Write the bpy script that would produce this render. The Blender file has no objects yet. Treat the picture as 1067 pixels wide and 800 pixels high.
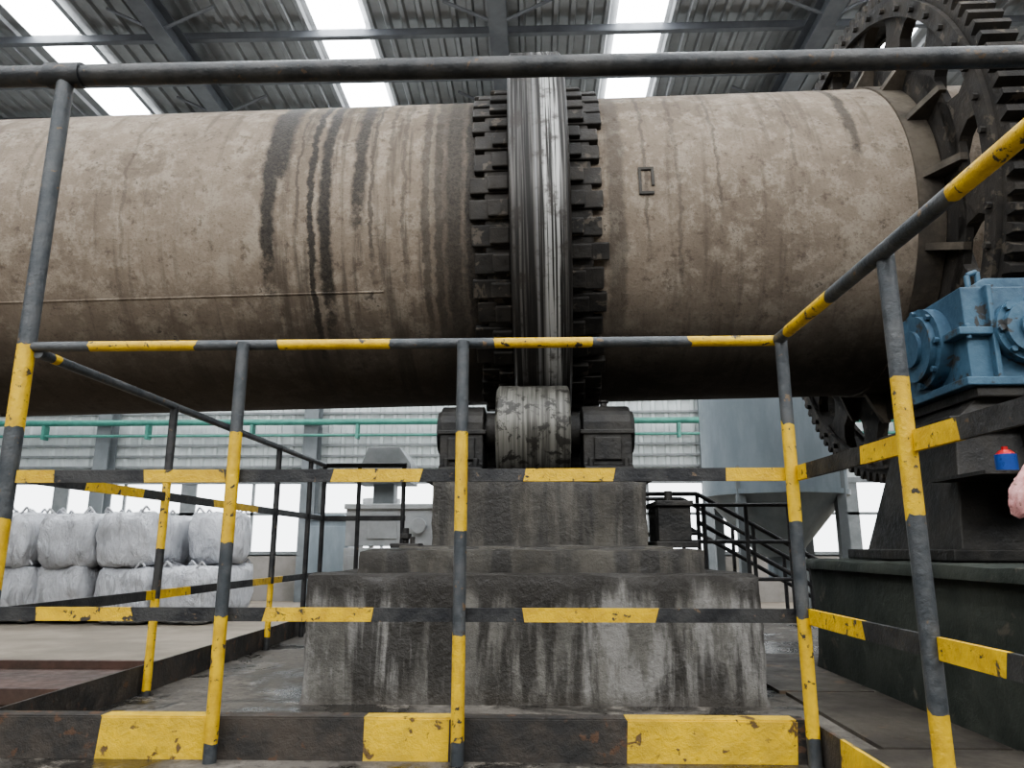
import bpy, bmesh, math, random
from math import *
from mathutils import Vector, Matrix, noise
random.seed(7)
FL=-0.576      # platform level relative to eye
GR=-1.15       # hall ground level relative to eye

# ------------------------------------------------------------------ materials
def newmat(name):
    m=bpy.data.materials.new(name); m.use_nodes=True
    nt=m.node_tree; nt.nodes.clear()
    out=nt.nodes.new('ShaderNodeOutputMaterial'); b=nt.nodes.new('ShaderNodeBsdfPrincipled')
    nt.links.new(b.outputs[0],out.inputs[0]); return m,nt,b
class N:
    def __init__(s,nt): s.nt=nt
    def link(s,a,b): s.nt.links.new(a,b)
    def _in(s,sock,v):
        if isinstance(v,(int,float)): sock.default_value=v
        else: s.link(v,sock)
    def math(s,op,a,b=0.0,clamp=False):
        n=s.nt.nodes.new('ShaderNodeMath'); n.operation=op; n.use_clamp=clamp
        s._in(n.inputs[0],a); s._in(n.inputs[1],b); return n.outputs[0]
    def coord(s):
        return s.nt.nodes.new('ShaderNodeTexCoord').outputs['Object']
    def sep(s,v):
        n=s.nt.nodes.new('ShaderNodeSeparateXYZ'); s.link(v,n.inputs[0]); return n.outputs
    def mapping(s,v,sc):
        n=s.nt.nodes.new('ShaderNodeMapping'); s.link(v,n.inputs[0]); n.inputs['Scale'].default_value=sc; return n.outputs[0]
    def noise(s,v,scale,detail=6,rough=.6,dist=0):
        n=s.nt.nodes.new('ShaderNodeTexNoise'); s.link(v,n.inputs['Vector'])
        n.inputs['Scale'].default_value=scale; n.inputs['Detail'].default_value=detail
        n.inputs['Roughness'].default_value=rough; n.inputs['Distortion'].default_value=dist
        return n.outputs[0]
    def ss(s,v,a,b,lo=0.,hi=1.):
        n=s.nt.nodes.new('ShaderNodeMapRange'); n.interpolation_type='SMOOTHSTEP'
        s._in(n.inputs[0],v)
        for i,x in zip((1,2,3,4),(a,b,lo,hi)): n.inputs[i].default_value=x
        return n.outputs[0]
    def mix(s,f,a,b,mode='MIX'):
        n=s.nt.nodes.new('ShaderNodeMixRGB'); n.blend_type=mode
        s._in(n.inputs[0],f)
        for i,c in ((1,a),(2,b)):
            if isinstance(c,tuple): n.inputs[i].default_value=(*c,1)
            else: s.link(c,n.inputs[i])
        return n.outputs[0]
    def bump(s,h,b,strength=.3,dist=.01):
        n=s.nt.nodes.new('ShaderNodeBump'); n.inputs['Strength'].default_value=strength
        n.inputs['Distance'].default_value=dist; s.link(h,n.inputs['Height']); s.link(n.outputs[0],b.inputs['Normal'])

def surf(name,c1,c2,scale=5,rough=.75,metal=0,bump=.3,stretch=(1,1,1),c3=None,t3=.62,spec=None,lo=.35,hi=.65,bd=.01):
    m,nt,b=newmat(name); g=N(nt); co=g.coord()
    n1=g.noise(g.mapping(co,stretch),scale,6,.65)
    col=g.mix(g.ss(n1,lo,hi),c1,c2)
    if c3:
        n2=g.noise(co,scale*2.3,5,.6,.4)
        col=g.mix(g.ss(n2,t3,t3+.05),col,c3)
    g.link(col,b.inputs['Base Color'])
    b.inputs['Metallic'].default_value=metal
    n4=g.noise(co,scale*4,3,.6)
    g.link(g.ss(n4,.2,.8,max(0,rough-.12),min(1,rough+.12)),b.inputs['Roughness'])
    g.bump(g.noise(co,scale*6,4,.65),b,bump,bd)
    if spec is not None: b.inputs['Specular IOR Level'].default_value=spec
    return m
def emis(name,c,s):
    m=bpy.data.materials.new(name); m.use_nodes=True; nt=m.node_tree; nt.nodes.clear()
    o=nt.nodes.new('ShaderNodeOutputMaterial'); e=nt.nodes.new('ShaderNodeEmission')
    e.inputs[0].default_value=(*c,1); e.inputs[1].default_value=s; nt.links.new(e.outputs[0],o.inputs[0]); return m

M={}
M['yel']=surf('paint_yellow',(.68,.45,.025),(.52,.33,.03),16,.5,0,.35,c3=(.05,.042,.035),t3=.60)
M['dark']=surf('paint_dark_grey',(.050,.058,.066),(.10,.105,.11),12,.5,.2,.35,c3=(.17,.12,.075),t3=.64)
M['blk']=surf('paint_black_worn',(.018,.019,.022),(.05,.05,.05),12,.55,.1,.35,c3=(.14,.10,.065),t3=.64)
M['toe']=surf('rusty_channel',(.030,.029,.028),(.072,.060,.050),7,.7,.1,.5,c3=(.105,.062,.040),t3=.59)
M['toeyel']=surf('toe_yellow',(.72,.48,.03),(.52,.35,.04),9,.55,0,.5,c3=(.14,.09,.04),t3=.61)
M['pipe']=surf('pipe_dark_paint',(.035,.038,.042),(.08,.08,.08),9,.45,.3,.3,c3=(.11,.08,.055),t3=.62)
M['iron']=surf('greasy_iron',(.012,.012,.012),(.040,.037,.033),6,.55,.2,.5)
M['lug']=surf('lug_grimed_iron',(.013,.012,.011),(.042,.037,.032),4,.7,.1,.6,c3=(.085,.072,.058),t3=.58)
M['iron2']=surf('dusty_iron',(.035,.033,.03),(.075,.068,.058),6,.7,.2,.5)
M['gear']=surf('girth_gear_iron',(.012,.011,.010),(.042,.036,.030),5,.8,0,.5,c3=(.075,.063,.048),t3=.58)
M['shellend']=surf('gusset_plate_dust',(.11,.092,.07),(.05,.042,.034),4,.8,0,.4)
M['blue']=surf('gearbox_blue_paint',(.060,.125,.185),(.038,.080,.125),5,.5,.1,.3,c3=(.045,.045,.045),t3=.58)
M['green_conc']=surf('block_green_grime',(.020,.026,.021),(.050,.056,.046),3,.7,0,.6,c3=(.09,.082,.065),t3=.62)
M['ground']=surf('hall_ground_dust',(.235,.202,.160),(.165,.142,.112),.6,.9,0,.2)
M['plate']=surf('steel_floor_plate',(.10,.088,.072),(.05,.043,.037),2.2,.55,.2,.3,c3=(.16,.12,.085),t3=.60)
M['white']=surf('white_painted_steel',(.48,.50,.51),(.37,.38,.39),3,.5,0,.2)
M['winframe']=surf('window_frame_grey',(.24,.255,.26),(.18,.195,.20),3,.5,0,.1)
M['silo']=surf('silo_blue_grey',(.23,.27,.30),(.18,.215,.24),2,.45,0,.2,stretch=(2,2,.5))
M['greenpipe']=surf('pipe_green',(.08,.26,.21),(.055,.19,.155),3,.5,0,.1)
M['clad']=surf('wall_cladding',(.56,.60,.60),(.47,.51,.51),1,.6,0,.05)
M['dimclad']=surf('side_cladding',(.27,.285,.29),(.22,.235,.24),1,.6,0,.05)
M['lowwall']=surf('low_wall_plaster',(.30,.28,.26),(.22,.21,.19),1.2,.9,0,.2)
M['deck']=surf('roof_deck_steel',(.28,.285,.29),(.21,.215,.22),.8,.45,.3,.05)
M['beam']=surf('roof_beam_grey',(.16,.17,.185),(.115,.122,.138),1,.55,.1,.05)
M['col']=surf('column_grey_green',(.19,.21,.22),(.13,.145,.155),1,.6,0,.1)
M['red']=surf('red_oxide_steel',(.085,.045,.033),(.055,.034,.026),4,.7,0,.3)
M['pinkbag']=surf('pink_plastic_film',(.62,.34,.33),(.45,.22,.22),10,.35,0,.5,c3=(.22,.13,.10),t3=.60)
M['canblue']=surf('can_blue',(.03,.09,.35),(.02,.06,.25),8,.35,.3,.1)
M['canred']=surf('can_red',(.5,.03,.03),(.4,.02,.02),8,.35,.3,.1)
M['brownpipe']=surf('rusty_brown_pipe',(.13,.075,.045),(.08,.05,.035),6,.7,0,.4)
M['sticker']=surf('label_yellow',(.75,.55,.05),(.7,.5,.05),8,.5,0,.0)
M['sky']=emis('skylight_panel_glow',(.93,.97,1.0),12)
M['win']=emis('window_daylight',(.95,.98,1.0),3.6)

def kiln_mat():
    m,nt,b=newmat('kiln_shell_scaled_steel'); g=N(nt); co=g.coord()
    big=g.noise(co,1.3,5,.6); med=g.noise(co,8,9,.74); fine=g.noise(co,60,4,.7)
    col=g.mix(g.ss(big,.38,.62),(.232,.192,.152),(.162,.132,.104))
    col=g.mix(g.ss(med,.46,.62,0,.75),col,(.315,.275,.225))
    col=g.mix(g.ss(g.noise(co,14,8,.75),.54,.66,0,.65),col,(.085,.066,.052))
    col=g.mix(g.ss(fine,.52,.70,0,.5),col,(.10,.078,.06))
    st=g.noise(g.mapping(co,(7,.5,.5)),2.2,6,.6)
    col=g.mix(g.ss(st,.52,.70,0,.45),col,(.085,.068,.054))
    X,Y,Z=g.sep(co)
    wobn=g.math('SUBTRACT',g.noise(co,6,5,.75),.5)
    wob=g.math('MULTIPLY',wobn,.10)
    wx=g.math('ADD',X,wob)
    mask=None
    drips=[(-1.44,.075,1.98,1),(-1.48,.045,1.50,1),(-1.24,.022,1.12,1),(-1.16,.036,1.25,1),(-1.32,.010,1.7,.6),
           (-.97,.042,1.84,.95),(-.90,.012,1.55,.7),(-.80,.014,2.1,.5),(-.72,.012,1.45,.5),
           (-.60,.025,1.15,.7),(-.53,.03,1.0,.8),(-.44,.06,1.0,.9),(-.33,.06,.9,1),
           (.46,.05,1.2,.5),(1.02,.010,1.7,.45),(1.80,.030,2.15,.75),(.62,.012,1.5,.45),(.80,.012,1.3,.35),(1.45,.012,2.0,.35),(-2.3,.010,1.6,.3),(-2.9,.014,1.9,.3)]
    for x0,hw,zb,s in drips:
        d=g.math('ABSOLUTE',g.math('SUBTRACT',wx,x0))
        a=g.ss(d,hw*.5,hw*1.25,s,0)
        zz=g.ss(g.math('ADD',Z,wobn),zb-.12,zb+.14)
        v=g.math('MULTIPLY',a,zz)
        mask=v if mask is None else g.math('MAXIMUM',mask,v)
    band=g.math('MULTIPLY',g.ss(wx,-.66,-.46),g.ss(X,0.,.05,1,0))
    mask=g.math('MAXIMUM',mask,g.math('MULTIPLY',band,g.ss(med,.38,.56,.4,.85)))
    halo=g.math('MULTIPLY',g.ss(X,-1.62,-1.35),g.ss(X,0.,.05,1,0))
    mask=g.math('MAXIMUM',mask,g.math('MULTIPLY',halo,g.ss(st,.48,.62,.0,.4)))
    pits=g.math('MULTIPLY',g.ss(med,.615,.64),g.ss(big,.48,.56))
    mask=g.math('MAXIMUM',mask,g.math('MULTIPLY',pits,.8))
    col=g.mix(g.math('MULTIPLY',mask,g.ss(fine,.35,.65,1,.84)),col,(.024,.021,.018))
    under=g.ss(g.math('ADD',Z,g.math('MULTIPLY',wob,1.5)),1.00,1.50,.78,0)  # underside shade painted into the shell colour, together with lower grime
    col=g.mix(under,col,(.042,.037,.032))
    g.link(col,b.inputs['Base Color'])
    b.inputs['Specular IOR Level'].default_value=.3
    g.link(g.ss(mask,0,1,.85,.6),b.inputs['Roughness'])
    h=g.math('ADD',med,g.math('MULTIPLY',fine,.5)); g.bump(h,b,.5,.014)
    return m
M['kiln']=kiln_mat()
def tyre_mat():
    m,nt,b=newmat('tyre_rolling_steel'); g=N(nt); co=g.coord()
    n=g.noise(g.mapping(co,(26,.35,.35)),2.5,5,.6)
    n2=g.noise(co,9,5,.65); X,Y,Z=g.sep(co)
    col=g.mix(g.ss(n,.44,.66),(.020,.019,.018),(.11,.105,.10))
    sh=g.math('MULTIPLY',g.ss(X,.035,.06),g.ss(X,.125,.155,1,0)); sh=g.math('MULTIPLY',sh,g.ss(n,.44,.54))
    col=g.mix(g.math('MULTIPLY',sh,.85),col,(.42,.42,.41))
    sh2=g.math('MULTIPLY',g.ss(X,.0,.01),g.ss(X,.015,.022,1,0)); col=g.mix(g.math('MULTIPLY',sh2,.5),col,(.3,.3,.3))
    col=g.mix(g.ss(n2,.50,.66,0,.8),col,(.035,.030,.027))
    g.link(col,b.inputs['Base Color']); b.inputs['Metallic'].default_value=.4
    g.link(g.ss(n,.3,.7,.6,.4),b.inputs['Roughness']); g.bump(n,b,.3,.006); return m
M['tyre']=tyre_mat()
def roller_mat():
    m,nt,b=newmat('roller_oily_steel'); g=N(nt); co=g.coord()
    n=g.noise(g.mapping(co,(30,1,1)),2,5,.6); n2=g.noise(co,13,6,.7,.3)
    col=g.mix(g.ss(n,.35,.65),(.06,.057,.05),(.19,.185,.165))
    col=g.mix(g.ss(n2,.50,.58,0,.9),col,(.022,.020,.017))
    g.link(col,b.inputs['Base Color']); b.inputs['Metallic'].default_value=.2
    b.inputs['Roughness'].default_value=.42; g.bump(n2,b,.3,.005); return m
M['roller']=roller_mat()
def conc(name,c1,c2,dk,amount,ztop=None,pale=None,zbot=None,wet=.46):
    m,nt,b=newmat(name); g=N(nt); co=g.coord()
    n=g.noise(co,3.5,9,.72); st=g.noise(g.mapping(co,(4,4,.45)),1.3,6,.68,.4); f=g.noise(co,30,5,.7)
    col=g.mix(g.ss(n,.38,.62),c1,c2)
    if pale: col=g.mix(g.ss(g.noise(g.mapping(co,(2.2,2.2,.6)),1.7,6,.7),.49,.58,0,.8),col,pale)
    col=g.mix(g.ss(f,.55,.72,0,.5),col,(.06,.055,.05))
    col=g.mix(g.ss(st,wet,wet+.11,0,amount),col,dk)
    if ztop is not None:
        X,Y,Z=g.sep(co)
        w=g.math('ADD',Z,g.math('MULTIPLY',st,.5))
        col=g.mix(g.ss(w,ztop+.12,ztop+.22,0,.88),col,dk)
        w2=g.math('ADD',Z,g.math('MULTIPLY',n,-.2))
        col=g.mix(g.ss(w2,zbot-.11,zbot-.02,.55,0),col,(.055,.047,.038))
    g.link(col,b.inputs['Base Color']); g.link(g.ss(st,.4,.6,.85,.5),b.inputs['Roughness']); g.bump(g.math('ADD',n,f),b,.6,.014); return m
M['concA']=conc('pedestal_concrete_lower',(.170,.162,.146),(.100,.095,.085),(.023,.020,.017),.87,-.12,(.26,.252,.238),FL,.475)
M['concB']=conc('pedestal_concrete_upper',(.075,.069,.058),(.044,.040,.035),(.018,.016,.014),.87,pale=(.10,.092,.078),wet=.47)
def wetfloor():
    m,nt,b=newmat('platform_concrete_damp'); g=N(nt); co=g.coord()
    n=g.noise(co,1.9,8,.7,.5); n2=g.noise(co,6,6,.7); f=g.noise(co,26,5,.7)
    col=g.mix(g.ss(n,.42,.56),(.125,.113,.097),(.028,.026,.023))
    col=g.mix(g.ss(n2,.53,.61,0,.75),col,(.19,.172,.148))
    col=g.mix(g.ss(f,.50,.66,0,.65),col,(.022,.020,.018))
    g.link(col,b.inputs['Base Color']); g.link(g.ss(n,.44,.58,.8,.16),b.inputs['Roughness'])
    g.bump(g.math('ADD',f,n2),b,.5,.010); return m
M['plat']=wetfloor()
def bagmat():
    m,nt,b=newmat('woven_bag_white'); g=N(nt); co=g.coord()
    n=g.noise(co,1.6,6,.7); wr=g.noise(g.mapping(co,(1,1,.35)),5,6,.65,.6)
    col=g.mix(g.ss(n,.35,.65),(.60,.61,.64),(.44,.45,.48))
    col=g.mix(g.ss(wr,.53,.66,0,.6),col,(.22,.22,.225))
    g.link(col,b.inputs['Base Color']); b.inputs['Roughness'].default_value=.7
    g.bump(wr,b,1.0,.16); return m
M['bag']=bagmat()

# ------------------------------------------------------------------ mesh helpers
def obj(name,bm,mats,parent=None,smooth=False,bevel=0):
    bmesh.ops.recalc_face_normals(bm,faces=bm.faces)
    me=bpy.data.meshes.new(name); bm.to_mesh(me); bm.free()
    for k in mats: me.materials.append(M[k])
    if smooth:
        for p in me.polygons: p.use_smooth=True
    o=bpy.data.objects.new(name,me); bpy.context.collection.objects.link(o)
    if smooth:
        es=o.modifiers.new('edge','EDGE_SPLIT'); es.split_angle=radians(38)
    if bevel:
        b=o.modifiers.new('bevel','BEVEL'); b.width=bevel; b.segments=2; b.limit_method='ANGLE'
    if parent: o.parent=parent
    return o
def empty(name):
    o=bpy.data.objects.new(name,None); bpy.context.collection.objects.link(o); o.empty_display_size=.2; return o
def box(bm,x0,x1,y0,y1,z0,z1,mi=0):
    vs=[bm.verts.new((x,y,z)) for x in (x0,x1) for y in (y0,y1) for z in (z0,z1)]
    for f in ((0,1,3,2),(4,6,7,5),(0,4,5,1),(2,3,7,6),(0,2,6,4),(1,5,7,3)):
        fc=bm.faces.new([vs[i] for i in f]); fc.material_index=mi
    return vs
def roughbox(bm,x0,x1,y0,y1,z0,z1,step=.04,amp=.006,chip=.035,seed=0):
    """cast-concrete block: worn, chipped upper arrises"""
    nx=max(2,int((x1-x0)/step)); ny=max(2,int((y1-y0)/step/2)); nz=max(2,int((z1-z0)/step*1.3))
    V={}
    off=Vector((seed*7.3,3.1,1.7))
    def vert(i,j,k):
        key=(i,j,k)
        if key in V: return V[key]
        p=Vector((x0+(x1-x0)*i/nx,y0+(y1-y0)*j/ny,z0+(z1-z0)*k/nz))
        ex=(i==0)+(i==nx); ey=(j==0)+(j==ny); ez=(k==nz)
        nrm=Vector(((i==nx)-(i==0),(j==ny)-(j==0),(k==nz)-(k==0)))
        d=noise.noise(p*4+off)*amp+noise.noise(p*14+off)*amp*.6
        if ex+ey+ez>=2:
            c=max(0,noise.noise(p*5+off*2)+.15)*chip+.006+abs(noise.noise(p*20+off))*.008
            d-=c*.6
        if k>0: p+=nrm*d
        V[key]=bm.verts.new(p); return V[key]
    def quad(a,b,c,d): bm.faces.new([vert(*a),vert(*b),vert(*c),vert(*d)])
    for i in range(nx):
        for j in range(ny):
            for k in (0,nz): quad((i,j,k),(i+1,j,k),(i+1,j+1,k),(i,j+1,k))
    for i in range(nx):
        for k in range(nz):
            for j in (0,ny): quad((i,j,k),(i+1,j,k),(i+1,j,k+1),(i,j,k+1))
    for j in range(ny):
        for k in range(nz):
            for i in (0,nx): quad((i,j,k),(i,j+1,k),(i,j+1,k+1),(i,j,k+1))
def frame(d):
    d=d.normalized(); up=Vector((0,0,1)) if abs(d.z)<.9 else Vector((0,1,0))
    a=d.cross(up).normalized(); return a,d.cross(a).normalized()*-1
def cyl(bm,p0,p1,r,n=16,mi=0,r1=None,cap=True):
    p0=Vector(p0);p1=Vector(p1);a,b=frame(p1-p0); r1=r if r1 is None else r1
    rings=[[bm.verts.new(p+a*cos(2*pi*i/n)*rr+b*sin(2*pi*i/n)*rr) for i in range(n)] for p,rr in ((p0,r),(p1,r1))]
    for i in range(n):
        f=bm.faces.new([rings[0][i],rings[0][(i+1)%n],rings[1][(i+1)%n],rings[1][i]]); f.material_index=mi
    if cap:
        for q in rings: bm.faces.new(q).material_index=mi
def bar(bm,p0,p1,cuts,kind='pipe',r=.016,w=.03,h=.04,n=12,base=0,alt=1):
    """painted bar from p0 to p1; cuts=[(t0,t1)] alternate colour spans"""
    p0=Vector(p0);p1=Vector(p1);d=p1-p0;a,b=frame(d)
    ts=sorted(set([0.,1.]+[min(1,max(0,t)) for c in cuts for t in c]))
    if kind=='pipe': prof=[(cos(2*pi*i/n)*r,sin(2*pi*i/n)*r) for i in range(n)]
    else: prof=[(-w/2,-h/2),(w/2,-h/2),(w/2,h/2),(-w/2,h/2)]
    k=len(prof); L=d.length; rings=[]
    for t in ts:
        inner=0<t<1; sk=random.uniform(-.006,.006)/L if inner else 0
        rings.append([bm.verts.new(p0+d*(t+(sk*(1 if q<k/2 else -1)+(random.uniform(-.003,.003)/L if inner else 0)))+a*x+b*y) for q,(x,y) in enumerate(prof)])
    for j in range(len(ts)-1):
        mid=(ts[j]+ts[j+1])/2; mi=alt if any(c[0]<=mid<=c[1] for c in cuts) else base
        for i in range(k):
            f=bm.faces.new([rings[j][i],rings[j][(i+1)%k],rings[j+1][(i+1)%k],rings[j+1][i]]); f.material_index=mi
    bm.faces.new(rings[0]).material_index=base; bm.faces.new(rings[-1]).material_index=base
def ring_x(bm,x0,x1,r0,r1,cy,cz,n=128,mi=0,outer=None):
    vs=[]
    for i in range(n):
        a=2*pi*i/n; ro=outer(i) if outer else r1
        vs.append([bm.verts.new((x,cy-cos(a)*r,cz+sin(a)*r)) for x,r in ((x0,r0),(x1,r0),(x1,ro),(x0,ro))])
    for i in range(n):
        A=vs[i];B=vs[(i+1)%n]
        for k in range(4):
            f=bm.faces.new([A[k],A[(k+1)%4],B[(k+1)%4],B[k]]); f.material_index=mi
def prism(bm,pts,axis,a0,a1,mi=0):
    def mk(p,a):
        return {'x':(a,p[0],p[1]),'y':(p[0],a,p[1]),'z':(p[0],p[1],a)}[axis]
    A=[bm.verts.new(mk(p,a0)) for p in pts];B=[bm.verts.new(mk(p,a1)) for p in pts];n=len(pts)
    for i in range(n): bm.faces.new([A[i],A[(i+1)%n],B[(i+1)%n],B[i]]).material_index=mi
    bm.faces.new(A).material_index=mi; bm.faces.new(B).material_index=mi
def cut(lo,hi,spans):
    return [((a-lo)/(hi-lo),(b-lo)/(hi-lo)) for a,b in spans]

# ------------------------------------------------------------------ hall
HX0,HX1,HY0,HY1,RZ=-17,17,-7,17,8
bm=bmesh.new(); box(bm,HX0,HX1,HY0,HY1,GR-.2,GR); obj('floor',bm,['ground'])
bm=bmesh.new(); x=HX0; pts=[]
while x<HX1:
    pts+= [(x,RZ),(x+.14,RZ),(x+.17,RZ-.05),(x+.23,RZ-.05)]; x+=.26
pts.append((HX1,RZ))
r0=[bm.verts.new((p[0],HY0,p[1])) for p in pts]; r1=[bm.verts.new((p[0],HY1,p[1])) for p in pts]
for i in range(len(pts)-1): bm.faces.new([r0[i],r0[i+1],r1[i+1],r1[i]])
obj('ceiling',bm,['deck'])
bm=bmesh.new()
sky=[(-12.3,-11.6),(-7.9,-7.15),(-3.35,-2.6),(1.30,2.02),(5.3,6.0),(9.9,10.6)]
for a,b in sky:
    y=HY0+.5
    while y<HY1-.5:
        box(bm,a,b,y+.04,y+1.06,RZ-.10,RZ-.06); y+=1.1
obj('skylight_strips',bm,['sky'])
bm=bmesh.new(); y=HY0+.5
while y<HY1:
    box(bm,HX0,HX1,y-.03,y+.03,RZ-.22,RZ-.11); box(bm,HX0,HX1,y-.03,y+.06,RZ-.23,RZ-.215); y+=1.1
for X in (-15.2,-10.35,-5.5,-.5,4.25,9.1,14):
    box(bm,X-.02,X+.02,HY0,HY1,RZ-.60,RZ-.27); box(bm,X-.13,X+.13,HY0,HY1,RZ-.29,RZ-.27); box(bm,X-.13,X+.13,HY0,HY1,RZ-.62,RZ-.60)
for X in (-5.5,-.5,4.25):
    for yy in (9.3,11.5):
        for s in (-1,1): cyl(bm,(X,yy,RZ-.6),(X+s*.8,yy,RZ-.2),.025,8)
obj('roof_beams',bm,['beam'])
def ribwall(name,ax,pos,a0,a1,z0,z1,mat,depth=.04,per=.3,sgn=-1):
    bm=bmesh.new(); a=a0; pr=[]
    while a<a1: pr+=[(a,0),(a+per*.55,0),(a+per*.65,depth),(a+per*.9,depth)]; a+=per
    pr.append((a1,0)); 
    def P(p,z): return (p[0],pos+sgn*p[1],z) if ax=='y' else (pos+sgn*p[1],p[0],z)
    A=[bm.verts.new(P(p,z0)) for p in pr];B=[bm.verts.new(P(p,z1)) for p in pr]
    for i in range(len(pr)-1): bm.faces.new([A[i],A[i+1],B[i+1],B[i]])
    return obj(name,bm,[mat])
wb=empty('wall_back')
o=ribwall('cladding','y',HY1-.03,HX0,HX1,1.5,RZ,'clad'); o.parent=wb
bm=bmesh.new(); box(bm,HX0,HX1,HY1,HY1+.15,GR,RZ)
box(bm,HX0,HX1,HY1-.12,HY1,GR,-.15); obj('masonry',bm,['lowwall'],wb)
bm=bmesh.new()
for X in range(-17,17,3):
    box(bm,X+.2,X+2.85,HY1-.05,HY1-.03,-.1,1.45)
obj('window_1',bm,['win'],wb)
bm=bmesh.new()
for X in range(-17,18,3):
    box(bm,X-.15,X+.2,HY1-.1,HY1-.02,-.15,1.5)
    box(bm,X+1.5,X+1.56,HY1-.1,HY1-.05,-.1,1.5)
box(bm,HX0,HX1,HY1-.12,HY1-.02,-.18,-.08); box(bm,HX0,HX1,HY1-.12,HY1-.02,1.43,1.55)
box(bm,HX0,HX1,HY1-.1,HY1-.05,.72,.78)
for z in (1.8,2.05,2.3,2.55,3.05,3.4): box(bm,HX0,HX1,HY1-.12,HY1-.07,z,z+.05)
obj('window_frames',bm,['winframe'],wb)
bm=bmesh.new()
for X in (-14.6,-9.9,-5.1,-.3,3.9,8.7,13.5):
    box(bm,X-.16,X+.16,HY1-.50,HY1-.47,GR,RZ-.3); box(bm,X-.16,X+.16,HY1-.18,HY1-.15,GR,RZ-.3); box(bm,X-.015,X+.015,HY1-.48,HY1-.16,GR,RZ-.3)
obj('wall_columns',bm,['col'])
for nm,ax,pos,a0,a1,sg in (('wall_left','x',HX0,HY0,HY1,1),('wall_right','x',HX1,HY0,HY1,-1),('wall_front','y',HY0,HX0,HX1,1)):
    ribwall(nm,ax,pos,a0,a1,GR,RZ,'dimclad',sgn=sg)
bm=bmesh.new()
cyl(bm,(HX0+.1,HY1-.62,2.78),(HX1-.1,HY1-.62,2.78),.07,12)
cyl(bm,(HX0+.1,HY1-.62,2.48),(HX1-.1,HY1-.62,2.48),.03,8)
X=-16
while X<16: box(bm,X-.03,X+.03,HY1-.7,HY1-.5,2.4,2.72); X+=2.4
obj('green_water_pipe',bm,['greenpipe'],smooth=True)

# ------------------------------------------------------------------ platform
bm=bmesh.new(); box(bm,-1.62,3.6,-2.2,6.6,GR,FL); obj('platform_slab',bm,['plat'],bevel=.01)
bm=bmesh.new()
for (x0,x1,y0,y1) in ((1.0,1.37,2.35,3.2),(.98,1.36,3.22,4.3),(.80,1.38,1.3,2.33)):
    box(bm,x0,x1,y0,y1,FL,FL+.012)
obj('steel_floor_plates',bm,['plate'])
bm=bmesh.new()
box(bm,-6.5,-2.5,4.2,4.26,GR,-.80); box(bm,-6.5,-2.5,5.1,5.16,GR,-.80); box(bm,-6.5,-2.5,4.15,5.2,-.82,-.79)
box(bm,-6.5,-2.5,4.15,4.2,-.79,-.74); box(bm,-6.5,-2.5,5.15,5.2,-.79,-.74); box(bm,-2.55,-2.5,4.2,5.15,-.79,-.74)
obj('red_oxide_channel',bm,['red'])

# ------------------------------------------------------------------ front safety railing
rail=empty('safety_railing')
D=2.2; XL=-1.58; XR=.74; ZT=.618; ZM=.211; ZB=-.187
bm=bmesh.new()
bar(bm,(XL,D,ZT),(XR+.01,D,ZT),cut(XL,XR,[(-1.394,-1.057),(-.799,-.452),(-.13,.17),(.466,.733)]),r=.0165)
bar(bm,(XL,D,ZM),(XR,D,ZM),cut(XL,XR,[(-1.568,-1.453),(-1.179,-.93),(-.604,-.337),(-.031,.233),(.562,.735)]),'flat',w=.012,h=.038,base=2)
bar(bm,(XL,D,ZB),(XR,D,ZB),cut(XL,XR,[(-1.451,-1.168),(-.784,-.472),(-.036,.343)]),'flat',w=.012,h=.038,base=2)
obj('front_rails',bm,['dark','yel','blk'],rail,smooth=True)
bm=bmesh.new()
def post(bm,x,y,spans,ztop=ZT,zb=FL,r=.0185,base=0):
    bar(bm,(x,y,zb),(x,y,ztop),cut(zb,ztop,spans),r=r,base=base)
post(bm,-.9,D-.022,[(-.52,-.19),(.02,.34)])
post(bm,-.218,D-.022,[(-.52,-.235),(.045,.335)])
post(bm,.745,D-.022,[(-.50,-.19),(.075,.36)])
post(bm,.757,1.52,[(-.55,-.30),(.06,.345)],r=.0185)
post(bm,.757,.6,[(-.5,-.2),(.06,.345)])
obj('posts',bm,['dark','yel'],rail,smooth=True)
bm=bmesh.new()
bar(bm,(XR,D+.01,ZT),(.755,.3,ZT),[(.06,.22),(.51,.66)],r=.0175)
bar(bm,(XR+.02,D,ZM),(.78,.3,ZM),[(.0,.06),(.24,.45),(.7,.85)],'flat',w=.012,h=.042,base=2)
bar(bm,(XR+.02,D,ZB),(.78,.3,ZB),[(.0,.20),(.34,.475),(.62,.8)],'flat',w=.012,h=.042,base=2)
obj('side_rails',bm,['dark','yel','blk'],rail,smooth=True)
bm=bmesh.new()
sp=cut(-1.62,XR,[(-1.235,-.922),(-.485,-.243),(.25,.71)])
bar(bm,(-1.62,D+.015,-.522),(XR,D+.015,-.522),sp,'flat',w=.012,h=.108)
for z in (-.468,-.571): bar(bm,(-1.62,D+.04,z),(XR,D+.04,z),sp,'flat',w=.055,h=.009)
bar(bm,(.775,.2,-.525),(.775,D,-.525),[(.8,.93)],'flat',w=.01,h=.10)
bar(bm,(-1.60,D,-.52),(-1.60,5.5,-.52),[],'flat',w=.01,h=.11)
obj('toe_channel',bm,['toe','toeyel'],rail)
bm=bmesh.new()
XS=-1.56
bar(bm,(XS,D,ZT-.02),(XS,5.45,ZT-.02),[(.02,.03)],r=.0165)
bar(bm,(XS,D,ZM),(XS,5.45,ZM),[(.1,.22),(.42,.6)],'flat',w=.012,h=.036,base=2)
bar(bm,(XS,D,ZB),(XS,5.45,ZB),[(.25,.37),(.6,.75)],'flat',w=.012,h=.036,base=2)
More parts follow.
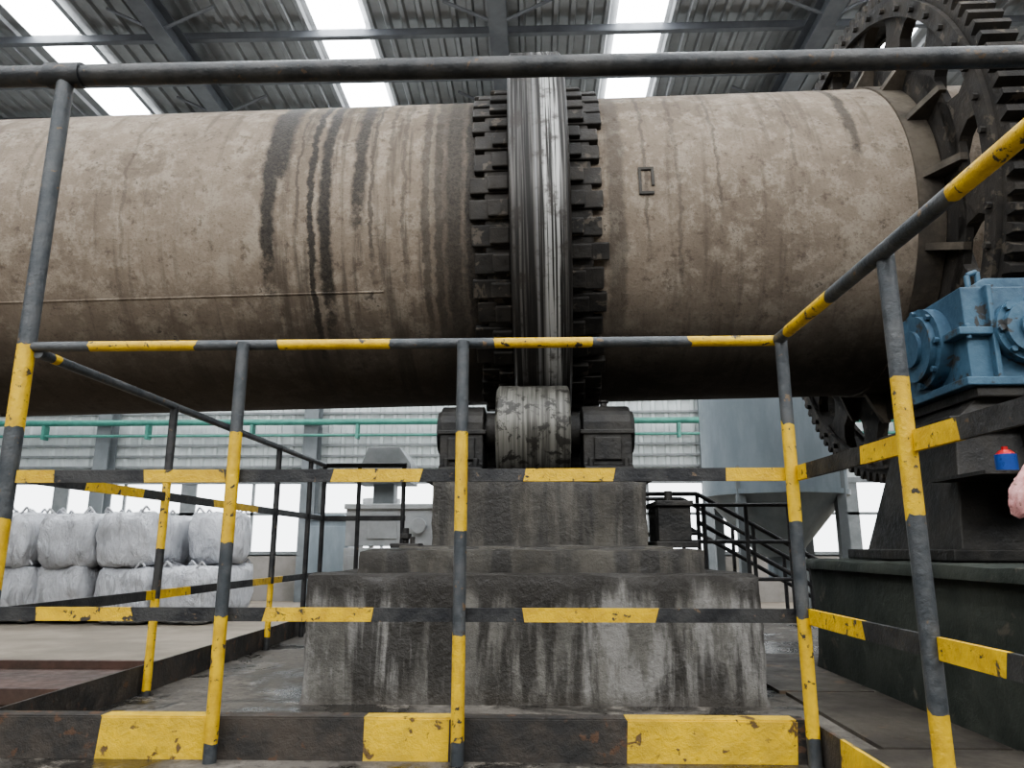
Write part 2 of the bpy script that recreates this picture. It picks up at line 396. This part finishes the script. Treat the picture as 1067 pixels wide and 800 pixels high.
for y,s in ((3.1,[(-.56,-.2),(.0,.3)]),(3.75,[(-.5,-.1),(.2,.45)]),(4.45,[(-.5,-.2)]),(5.1,[]),(5.45,[])):
    post(bm,XS,y,s,ZT-.02,r=.017,base=2)
bar(bm,(XS,5.45,ZT-.02),(-.95,5.45,ZT-.02),[],r=.0165,base=2)
for z in (ZM,ZB): bar(bm,(XS,5.45,z),(-.95,5.45,z),[],'flat',w=.012,h=.036,base=2)
for x in (-1.3,-.97): post(bm,x,5.45,[],ZT-.02,r=.016,base=2)
obj('left_return',bm,['dark','yel','blk'],rail,smooth=True)

tp=empty('overhead_pipe_frame')
bm=bmesh.new(); bar(bm,(-1.60,D,FL),(-1.60,D,1.565),cut(FL,1.565,[(-.5,-.33),(-.12,.08),(.356,.62)]),r=.027,n=16)
box(bm,-1.66,-1.54,D-.06,D+.06,FL,FL+.012)
obj('tall_post',bm,['dark','yel'],tp,smooth=True)
bm=bmesh.new(); bar(bm,(-4.2,D,1.583),(3.9,D,1.583),[],r=.035,n=20)
cyl(bm,(-1.66,D,1.583),(-1.54,D,1.583),.042,20)
bar(bm,(3.8,D,GR),(3.8,D,1.56),[],r=.03); bar(bm,(-4.0,D,GR),(-4.0,D,1.56),[],r=.03)
obj('overhead_pipe',bm,['pipe'],tp,smooth=True)

# ------------------------------------------------------------------ kiln
CY,CZ,R=4.75,1.94,1.0
kiln=empty('rotary_kiln')
bm=bmesh.new(); ring_x(bm,-6.5,5.5,.93,R,CY,CZ,256)
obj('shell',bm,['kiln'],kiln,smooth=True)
bm=bmesh.new()
a=radians(-31.6); yy=CY-cos(a)*1.0; zz=CZ+sin(a)*1.0
bar(bm,(-6.4,yy,zz),(-.85,yy,zz),[],r=.0055,n=6)
for X in (-3.6,): ring_x(bm,X-.012,X+.012,.99,1.006,CY,CZ,200)
obj('weld_seams',bm,['kiln'],kiln)
def arcbox(bm,x0,x1,r0,r1,a0,a1):
    vs=[]
    for aa in (a0,a1):
        for rr in (r0,r1):
            for xx in (x0,x1): vs.append(bm.verts.new((xx,CY-cos(aa)*rr,CZ+sin(aa)*rr)))
    for f in ((0,1,3,2),(4,6,7,5),(0,4,5,1),(2,3,7,6),(0,2,6,4),(1,5,7,3)): bm.faces.new([vs[k] for k in f])
bm=bmesh.new()
for (ax,bx,a0,a1) in ((.58,.66,-.06,-.045),(.58,.66,.085,.10),(.58,.595,-.06,.10),(.65,.665,-.01,.10)):
    arcbox(bm,ax,bx,.995,1.012,a0,a1)
obj('shell_bracket',bm,['iron2'],kiln)
RT=1.28
bm=bmesh.new()
prof=[(-.130,1.04),(-.130,RT-.02),(-.115,RT),(.175,RT),(.19,RT-.02),(.19,1.04)]
n=256; vs=[[bm.verts.new((x,CY-cos(2*pi*i/n)*r,CZ+sin(2*pi*i/n)*r)) for x,r in prof] for i in range(n)]
for i in range(n):
    A=vs[i];B=vs[(i+1)%n]
    for k in range(len(prof)): bm.faces.new([A[k],A[(k+1)%len(prof)],B[(k+1)%len(prof)],B[k]])
obj('tyre',bm,['tyre'],kiln,smooth=True)
bm=bmesh.new(); NL=46
for side in (-1,1):
    xa,xb=((-.345,-.135) if side<0 else (.195,.395))
    for i in range(NL):
        a=2*pi*(i+.3*(side>0)+random.uniform(-.05,.05))/NL; w=.052+random.uniform(-.006,.006)
        j=random.uniform(-.028,.012)*side; w1=w+random.uniform(-.006,.006); hr=random.uniform(-.008,.008)
        arcbox(bm,xa+(j if side<0 else 0),xb+(j if side>0 else 0),.99,1.045+hr,a-w,a+w1)
        if side<0: arcbox(bm,xa+.10+j,xb,1.04,1.075+hr,a-w*.8,a+w*.8)
        else: arcbox(bm,xa,xb-.10+j,1.04,1.075+hr,a-w*.8,a+w*.8)
    ring_x(bm,(-.27 if side<0 else .195),(-.133 if side<0 else .32),.99,1.033,CY,CZ,128)
obj('retaining_lugs',bm,['lug'],kiln,bevel=.008)
# girth gear
GX=2.30; RG=1.58; NT=104
bm=bmesh.new()
def outer(i):
    return RG if (i%6) in (1,2,3) else RG-.06
ring_x(bm,GX-.08,GX+.10,1.42,RG,CY,CZ,NT*6,0,outer)
ring_x(bm,GX-.11,GX-.08,1.40,1.49,CY,CZ,128,0); ring_x(bm,GX+.10,GX+.13,1.40,1.49,CY,CZ,128,0)
ring_x(bm,GX-.07,GX-.03,.99,1.18,CY,CZ,128,0)
NS=16
for i in range(NS):
    a=2*pi*(i+.5)/NS
    def P(x,r,t): 
        return (x,CY-cos(a)*r+sin(a)*t,CZ+sin(a)*r+cos(a)*t)
    prof=[(1.10,-.20),(1.19,-.12),(1.28,-.09),(1.36,-.12),(1.43,-.21),(1.43,.21),(1.36,.12),(1.28,.09),(1.19,.12),(1.10,.20)]
    A=[bm.verts.new(P(GX-.07,r,t)) for r,t in prof];B=[bm.verts.new(P(GX,r,t)) for r,t in prof]
    for k in range(len(prof)): bm.faces.new([A[k],A[(k+1)%10],B[(k+1)%10],B[k]])
    bm.faces.new(A);bm.faces.new(B)
for i in range(48):
    a=2*pi*i/48; p=(GX-.11,CY-cos(a)*1.445,CZ+sin(a)*1.445)
    cyl(bm,p,(GX-.135,p[1],p[2]),.018,6)
obj('girth_gear',bm,['gear'],kiln,bevel=0)
bm=bmesh.new()
for i in range(NS):
    a=2*pi*(i+.0)/NS
    def P(x,r,t): return (x,CY-cos(a)*r+sin(a)*t,CZ+sin(a)*r+cos(a)*t)
    prof=[(GX-.20,.99),(GX-.05,.99),(GX-.05,1.20),(GX-.09,1.20)]
    A=[bm.verts.new(P(x,r,-.02)) for x,r in prof];B=[bm.verts.new(P(x,r,.02)) for x,r in prof]
    for k in range(4): bm.faces.new([A[k],A[(k+1)%4],B[(k+1)%4],B[k]])
    bm.faces.new(A);bm.faces.new(B)
ring_x(bm,GX-.22,GX-.08,.99,1.012,CY,CZ,128)
obj('gear_gussets',bm,['shellend'],kiln)
# the kiln axis falls gently toward the left (about 2 %)
rotm=Matrix.Rotation(radians(-1.1),4,'Y'); piv=Vector((.03,CY,CZ))
kiln.rotation_euler=(0,radians(-1.1),0); kiln.location=piv-(rotm@piv)

# ------------------------------------------------------------------ support pier
pier=empty('concrete_pier')
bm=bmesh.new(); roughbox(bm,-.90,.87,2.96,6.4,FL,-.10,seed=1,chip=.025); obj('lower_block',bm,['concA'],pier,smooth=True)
bm=bmesh.new(); roughbox(bm,-.75,.70,3.15,6.3,-.12,-.005,seed=2,chip=.025)
roughbox(bm,-.60,.60,3.30,6.2,-.03,.010,seed=5,chip=.01); obj('middle_slab',bm,['concB'],pier,smooth=True)
bm=bmesh.new(); roughbox(bm,-.49,.53,3.5,6.0,-.02,.31,seed=3,chip=.02); obj('upper_block',bm,['concB'],pier,smooth=True)
bm=bmesh.new()
box(bm,.55,.74,3.45,4.0,0.0,.03); box(bm,.57,.72,3.5,3.8,.03,.19); box(bm,.56,.73,3.48,3.82,.19,.215)
cyl(bm,(.645,3.65,.21),(.645,3.65,.27),.02,8)
box(bm,-.66,-.53,3.4,3.55,.0,.02); cyl(bm,(-.6,3.47,.02),(-.6,3.47,.09),.015,8); cyl(bm,(-.6,3.47,.04),(-.6,3.47,.065),.028,6)
cyl(bm,(-.56,3.42,.0),(-.56,3.42,.05),.012,8)
obj('anchor_brackets',bm,['iron'],pier,bevel=.004)
fr=empty('roller_base_frame')
bm=bmesh.new()
box(bm,-.53,.56,3.52,5.98,.31,.345)
box(bm,-.53,.56,3.55,3.58,.345,.36)
for x in (-.5,-.28,.24,.5): box(bm,x,x+.02,3.56,5.9,.345,.36)
obj('frame_plate',bm,['iron'],fr,bevel=.004)
def roller(cy,idx):
    e=empty('support_roller'); cz=.61; r=.256
    bm=bmesh.new()
    prof=[(-.205,.05),(-.205,.235),(-.195,r-.004),(-.188,r),(.172,r),(.18,r-.006),(.185,.235),(.185,.05)]
    n=96; vs=[[bm.verts.new((x,cy-cos(2*pi*i/n)*q,cz+sin(2*pi*i/n)*q)) for x,q in prof] for i in range(n)]
    for i in range(n):
        A=vs[i];B=vs[(i+1)%n]
        for k in range(len(prof)): bm.faces.new([A[k],A[(k+1)%8],B[(k+1)%8],B[k]])
    obj('drum',bm,['roller'],e,smooth=True)
    bm=bmesh.new(); cyl(bm,(-.44,cy,cz),(.44,cy,cz),.07,24); cyl(bm,(-.26,cy,cz),(-.2,cy,cz),.11,24); cyl(bm,(.18,cy,cz),(.24,cy,cz),.11,24)
    obj('axle',bm,['iron'],e,smooth=True)
    bm=bmesh.new()
    for x0,x1 in ((-.51,-.255),(.235,.515)):
        pr=[(cy-.23,.345),(cy-.23,.40),(cy-.18,.42),(cy-.18,.64)]
        pr+=[(cy-cos(radians(t))*.18,.64+sin(radians(t))*.11) for t in range(20,161,14)]
        pr+=[(cy+.18,.64),(cy+.18,.42),(cy+.23,.40),(cy+.23,.345)]
        prism(bm,pr,'x',x0+.015,x1-.015)
        box(bm,x0,x1,cy-.19,cy+.19,.575,.60)
        for yy in (cy-.20,cy+.20):
            for xx in (x0+.05,x1-.05): cyl(bm,(xx,yy,.345),(xx,yy,.45),.016,8)
        xc=x0 if x0<0 else x1
        s=-1 if x0<0 else 1
        cyl(bm,(xc-s*.03,cy,cz),(xc+s*.012,cy,cz),.115,24)
        xm=(x0+x1)/2
        box(bm,xm-.07,xm+.07,cy-.195,cy-.175,.44,.56)
        cyl(bm,(xm,cy,.735),(xm,cy,.775),.02,10); cyl(bm,(xm,cy,.77),(xm,cy,.785),.03,6)
    obj('bearing_housings',bm,['iron'],e,bevel=.006)
roller(3.982,0); roller(5.518,1)

# ------------------------------------------------------------------ drive: block, stand, gearbox
bm=bmesh.new(); roughbox(bm,1.40,3.4,2.2,3.95,FL,-.06,seed=8); roughbox(bm,1.36,3.4,2.16,4.0,-.10,-.052,seed=9,chip=.02)
obj('drive_foundation_block',bm,['green_conc'],smooth=True)
st=empty('gearbox_stand')
bm=bmesh.new()
def taper(bm,xb0,xb1,yb0,yb1,zb,xt0,xt1,yt0,yt1,zt):
    A=[bm.verts.new(p) for p in ((xb0,yb0,zb),(xb1,yb0,zb),(xb1,yb1,zb),(xb0,yb1,zb))]
    B=[bm.verts.new(p) for p in ((xt0,yt0,zt),(xt1,yt0,zt),(xt1,yt1,zt),(xt0,yt1,zt))]
    for i in range(4): bm.faces.new([A[i],A[(i+1)%4],B[(i+1)%4],B[i]])
    bm.faces.new(A);bm.faces.new(B)
taper(bm,1.50,3.0,2.72,3.5,-.04,1.57,2.9,2.78,3.25,.46)
box(bm,1.44,3.05,2.66,3.55,-.047,-.005)
box(bm,1.52,2.95,2.72,3.3,.44,.475)
taper(bm,1.56,2.0,2.73,3.25,.475,1.66,2.0,2.75,3.22,.56)
box(bm,1.62,2.9,2.7,3.28,.54,.58)
for x in (1.8,2.2,2.6): taper(bm,x,x+.03,2.66,2.8,-.01,x,x+.03,2.74,2.8,.45)
obj('stand_body',bm,['iron'],st,bevel=.006)
gb=empty('gearbox')
bm=bmesh.new()
box(bm,1.62,2.5,2.72,3.22,.58,.97)
box(bm,1.58,2.54,2.69,3.25,.775,.805)
box(bm,1.58,2.54,2.68,3.26,.58,.612)
prism(bm,[(1.66,.97),(1.74,1.02),(2.4,1.02),(2.46,.97)],'y',2.76,3.18)
for x in (1.70,1.95,2.2): box(bm,x,x+.02,2.69,3.25,.60,.97)
box(bm,1.95,2.1,2.86,3.06,1.02,1.045); cyl(bm,(2.02,2.96,1.04),(2.02,2.96,1.08),.025,12)
for x in (1.70,2.4):
    cyl(bm,(x,2.8,.98),(x,2.8,1.045),.012,8); cyl(bm,(x,2.8,1.045),(x+.04,2.8,1.06),.012,8); cyl(bm,(x+.04,2.8,1.06),(x+.04,2.8,.99),.012,8)
for x in (1.62,1.8,2.05,2.3,2.5): cyl(bm,(x,2.705,.76),(x,2.705,.82),.011,6)
obj('housing',bm,['blue'],gb,bevel=.008)
bm=bmesh.new()
def flange(bm,c,r,ax):
    c=Vector(c); d=Vector(ax)
    cyl(bm,c,c+d*.05,r,32); cyl(bm,c+d*.05,c+d*.075,r*.82,32); cyl(bm,c+d*.075,c+d*.09,r*.45,24)
    a,b=frame(d)
    for i in range(8):
        p=c+a*cos(i*pi/4)*r*.9+b*sin(i*pi/4)*r*.9
        cyl(bm,p+d*.05,p+d*.066,.012,6)
flange(bm,(1.83,2.72,.79),.125,(0,-1,0)); flange(bm,(2.25,2.72,.79),.16,(0,-1,0))
flange(bm,(1.62,2.97,.79),.165,(-1,0,0))
obj('bearing_covers',bm,['blue'],gb,smooth=True)

bm=bmesh.new(); box(bm,1.46,1.95,2.45,2.66,.235,.247); box(bm,1.46,1.95,2.66,2.80,.235,.247)
for x in (1.68,1.9): prism(bm,[(2.78,.235),(2.5,.235),(2.78,.08)],'x',x,x+.012)
obj('stand_shelf',bm,['iron'],st)
can=empty('spray_can')
bm=bmesh.new(); cyl(bm,(1.625,2.60,.249),(1.625,2.60,.315),.034,24); obj('can_body',bm,['canblue'],can,smooth=True)
bm=bmesh.new(); cyl(bm,(1.625,2.60,.315),(1.625,2.60,.33),.032,24,r1=.018); cyl(bm,(1.625,2.60,.33),(1.625,2.60,.342),.01,12); obj('can_top',bm,['canred'],can,smooth=True)
# crumpled pink plastic bag: gathered neck on the shelf, body slumping over its edge
bm=bmesh.new()
path=[((1.70,2.50,.268),.030,.016),((1.668,2.455,.268),.034,.020),((1.632,2.422,.252),.046,.030),((1.600,2.408,.222),.058,.034),
      ((1.572,2.404,.188),.060,.036),((1.546,2.404,.150),.054,.032),((1.524,2.408,.116),.036,.024),((1.512,2.412,.096),.014,.010)]
def sample(t):
    t=t*(len(path)-1); i=min(int(t),len(path)-2); f=t-i
    p=Vector(path[i][0]).lerp(Vector(path[i+1][0]),f)
    return p,path[i][1]*(1-f)+path[i+1][1]*f,path[i][2]*(1-f)+path[i+1][2]*f
ns,nr=46,56; rings=[]
for i in range(ns+1):
    t=i/ns; p,ra,rb=sample(t); q,_,_=sample(min(1,t+.03)); q0,_,_=sample(max(0,t-.03)); d=(q-q0).normalized()
    side=d.cross(Vector((0,1,0))).normalized(); nrm=side.cross(d).normalized(); ring=[]
    for j in range(nr):
        a=2*pi*j/nr; u=side*cos(a)*ra+nrm*sin(a)*rb
        pp=p+u
        k=1+.22*noise.noise(Vector((cos(a)*1.6,sin(a)*1.6,t*3)))-.32*abs(noise.noise(Vector((cos(a)*3.2,sin(a)*3.2,t*5+4))))-.16*abs(noise.noise(Vector((cos(a)*8,sin(a)*8,t*12))))
        ring.append(bm.verts.new(p+u*k))
    rings.append(ring)
for i in range(ns):
    for j in range(nr): bm.faces.new([rings[i][j],rings[i][(j+1)%nr],rings[i+1][(j+1)%nr],rings[i+1][j]])
bm.faces.new(rings[0]); bm.faces.new(rings[-1])
for s in (-1,1):   # bag handles / torn ears at the neck
    c=Vector((1.70,2.50,.268)); prev=None
    for k in range(9):
        a=pi*k/8; w=c+Vector((.008+.055*sin(a),s*.018+.02*cos(a),.004*sin(a*3)))
        ring=[bm.verts.new(w+Vector((0,.010*cos(b),.004+.004*sin(b)))) for b in (0,pi/2,pi,3*pi/2)]
        if prev:
            for q in range(4): bm.faces.new([prev[q],prev[(q+1)%4],ring[(q+1)%4],ring[q]])
        prev=ring
obj('pink_plastic_bag',bm,['pinkbag'],smooth=True)

# ------------------------------------------------------------------ background equipment
def bagmesh(bm,c,s,seed):
    rnd=random.Random(seed); n=11; off=Vector((rnd.random()*50,rnd.random()*50,rnd.random()*50))
    b2=bmesh.new(); bmesh.ops.create_cube(b2,size=2); bmesh.ops.subdivide_edges(b2,edges=b2.edges[:],cuts=n,use_grid_fill=True)
    rot=Matrix.Rotation(rnd.uniform(-.2,.2),3,'Z')@Matrix.Rotation(rnd.uniform(-.04,.04),3,'Y')
    for v in b2.verts:
        p=v.co.copy(); q=Vector([abs(a)**6 for a in p]); L=(q.x+q.y+q.z)**(1/6)
        p=p/L
        bul=1+.07*(1-p.z*p.z)
        p.x*=bul;p.y*=bul
        f=noise.noise(p*1.8+off)*.09+noise.noise(p*5+off)*.05
        wr=abs(noise.noise(Vector((p.x*7,p.y*7,p.z*1.5))+off))*.10
        p+=v.co.normalized()*(f-wr)
        if v.co.z>.7: p.z+= .12*(abs(v.co.x)*abs(v.co.y))-.08
        p=rot@Vector((p.x*s[0],p.y*s[1],p.z*s[2]))
        v.co=p+Vector(c)
    for sx in (-1,1):
        for sy in (-1,1):
            q=Vector(c)+rot@Vector((sx*s[0]*.8,sy*s[1]*.8,s[2]*.95))
            cyl(b2,q,q+Vector((-sx*.05,-.02,.07)),.018,6); cyl(b2,q+Vector((-sx*.05,-.02,.07)),q+Vector((-sx*.14,0,-.03)),.018,6)
    me=bpy.data.meshes.new('t'); b2.to_mesh(me); b2.free(); bm.from_mesh(me); bpy.data.meshes.remove(me)
bm=bmesh.new(); k=0
for row,y in enumerate((12.0,13.0)):
    for lay in range(2):
        for i in range(8 if row==0 else 9):
            x=-5.45-i*.93-.05*lay+random.uniform(-.04,.04)
            if row==0 and lay==1 and i==0: continue
            bagmesh(bm,(x,y+random.uniform(-.08,.08),GR+.45+lay*.84+random.uniform(-.02,.05)),(.43,.45,.45),k); k+=1
obj('bulk_bag_stack',bm,['bag'],smooth=True)
silo=empty('conical_silo')
bm=bmesh.new(); sx,sy=2.85,9.0
cyl(bm,(sx,sy,.62),(sx,sy,3.1),.82,48); cyl(bm,(sx,sy,-.1),(sx,sy,.62),.22,48,r1=.82); cyl(bm,(sx,sy,3.1),(sx,sy,3.4),.82,48,r1=.25)
for z in (.62,1.9,3.05): cyl(bm,(sx,sy,z-.03),(sx,sy,z+.03),.84,48)
cyl(bm,(sx,sy,-.35),(sx,sy,-.1),.13,24)
obj('silo_body',bm,['silo'],silo,smooth=True)
bm=bmesh.new()
for a in (45,135,225,315):
    px=sx+.78*cos(radians(a));py=sy+.78*sin(radians(a)); box(bm,px-.05,px+.05,py-.05,py+.05,GR,.9)
obj('silo_legs',bm,['col'],silo)
dc=empty('dust_collector')
bm=bmesh.new()
box(bm,-2.2,-1.45,8.6,9.5,GR,.0)
box(bm,-2.2,-1.15,8.65,9.4,.02,.48); box(bm,-2.22,-1.13,8.62,9.43,.44,.50)
box(bm,-1.95,-1.6,8.635,8.65,.1,.4); cyl(bm,(-1.35,8.65,.25),(-1.35,8.60,.25),.09,20)
box(bm,-2.15,-1.85,8.57,8.6,-.9,-.08); box(bm,-1.8,-1.5,8.57,8.6,-.9,-.08)
obj('cabinet',bm,['white'],dc,bevel=.015)
bm=bmesh.new()
prism(bm,[(-2.15,.75),(-2.0,1.18),(-1.62,1.18),(-1.48,.98),(-1.48,.75)],'y',8.75,9.3); box(bm,-1.95,-1.7,8.9,9.15,.5,.76)
obj('hood',bm,['winframe'],dc,bevel=.01)
bm=bmesh.new(); box(bm,-1.72,-1.55,8.555,8.572,-.35,-.2); obj('warning_label',bm,['sticker'],dc)
bm=bmesh.new(); cyl(bm,(-1.0,8.6,-.15),(-.7,8.6,-.15),.13,20); box(bm,-1.05,-.65,8.45,8.75,GR,-.27); obj('fan_motor',bm,['blue'],dc)
bm=bmesh.new(); box(bm,-4.3,-3.5,14.0,14.6,GR,.5); box(bm,-4.25,-3.55,13.96,14.0,-.9,.4); prism(bm,[(-4.35,.5),(-4.2,.62),(-3.6,.62),(-3.45,.5)],'y',13.95,14.65)
obj('control_cabinet',bm,['silo'],bevel=.01)
bm=bmesh.new(); box(bm,-3.3,-1.2,13.4,14.6,.1,.2)
for x in (-3.2,-1.35): box(bm,x,x+.08,13.5,13.58,GR,.1); box(bm,x,x+.08,14.4,14.48,GR,.1)
cyl(bm,(-2.9,14,.2),(-2.9,14,.9),.35,24); cyl(bm,(-1.9,14,.2),(-1.9,14,.75),.3,24)
obj('mixing_tank_rack',bm,['white'],smooth=True)
bm=bmesh.new(); y0,y1=6.75,7.45
xa,za,xb,zb=1.45,FL+.25,2.9,GR
for y in (y0,y1):
    prism(bm,[(xa,za),(xb,zb+.0),(xb+.12,zb),(xa,za+.12)],'y',y,y+.03)
    for z in (.55,.3): bar(bm,(xa,y,za+z+.25),(xb,y,zb+z+.25),[],r=.02)
    bar(bm,(.95,y,za+.8),(xa,y,za+.8),[],r=.02); bar(bm,(.95,y,za+.45),(xa,y,za+.45),[],r=.016)
    for t in (0,.33,.66,1): 
        xx=xa+(xb-xa)*t; zz=za+(zb-za)*t; bar(bm,(xx,y,zz),(xx,y,zz+.8),[],r=.018)
    for xx in (.95,1.2): bar(bm,(xx,y,GR),(xx,y,za+.8),[],r=.018)
for i in range(5):
    t=(i+.5)/5; xx=xa+(xb-xa)*t; zz=za+(zb-za)*t; box(bm,xx-.12,xx+.12,y0,y1,zz,zz+.02)
box(bm,.9,xa+.05,y0,y1+.03,za-.03,za)
obj('access_stairs',bm,['blk'])
bm=bmesh.new()
for x in (1.05,1.4,1.75,2.1): bar(bm,(x,6.3,FL),(x,6.3,.35),[],r=.018)
for z in (.35,.05,-.25): bar(bm,(1.0,6.3,z),(2.15,6.3,z),[],r=.016)
obj('rear_guard_rail',bm,['blk'],smooth=True)
bm=bmesh.new(); cyl(bm,(2.55,2.6,2.9),(3.2,2.6,2.35),.05,16); cyl(bm,(2.55,2.6,2.9),(2.3,2.6,7.4),.05,16); cyl(bm,(3.2,2.6,2.35),(3.2,2.6,-.05),.05,16)
obj('feed_pipe',bm,['brownpipe'],smooth=True)

# ------------------------------------------------------------------ lights
def area(name,loc,rot,sx,sy,p,col=(1,1,1)):
    l=bpy.data.lights.new(name,'AREA'); l.shape='RECTANGLE'; l.size=sx; l.size_y=sy; l.energy=p; l.color=col
    o=bpy.data.objects.new(name,l); o.location=loc; o.rotation_euler=rot; bpy.context.collection.objects.link(o); return o
area('fill_light_front',(0,HY0+.3,6.0),(radians(66),0,0),26,3,2350,(1,.995,.985))  # added lamp behind the camera for the kiln front; no window there
area('skylight_light',(0,1.0,RZ-.8),(0,0,0),22,4,520,(.98,.99,1))
area('skylight_light.001',(0,12,RZ-.8),(0,0,0),24,7,1000,(.97,.98,1))
w=bpy.data.worlds.new('World'); bpy.context.scene.world=w; w.use_nodes=True
w.node_tree.nodes['Background'].inputs[0].default_value=(.8,.9,1,1); w.node_tree.nodes['Background'].inputs[1].default_value=.3
try: bpy.context.scene.view_settings.look='AgX - Medium High Contrast'
except Exception as e: print(e)

cam=bpy.data.cameras.new('camera'); cam.sensor_width=36; cam.lens=770/1067*36; cam.clip_start=.02
co=bpy.data.objects.new('camera',cam); bpy.context.collection.objects.link(co)
co.rotation_euler=(radians(90+12.5),0,radians(1.8)); bpy.context.scene.camera=co
for o in bpy.data.objects:
    if o.parent is None: o.location.z+=1.15
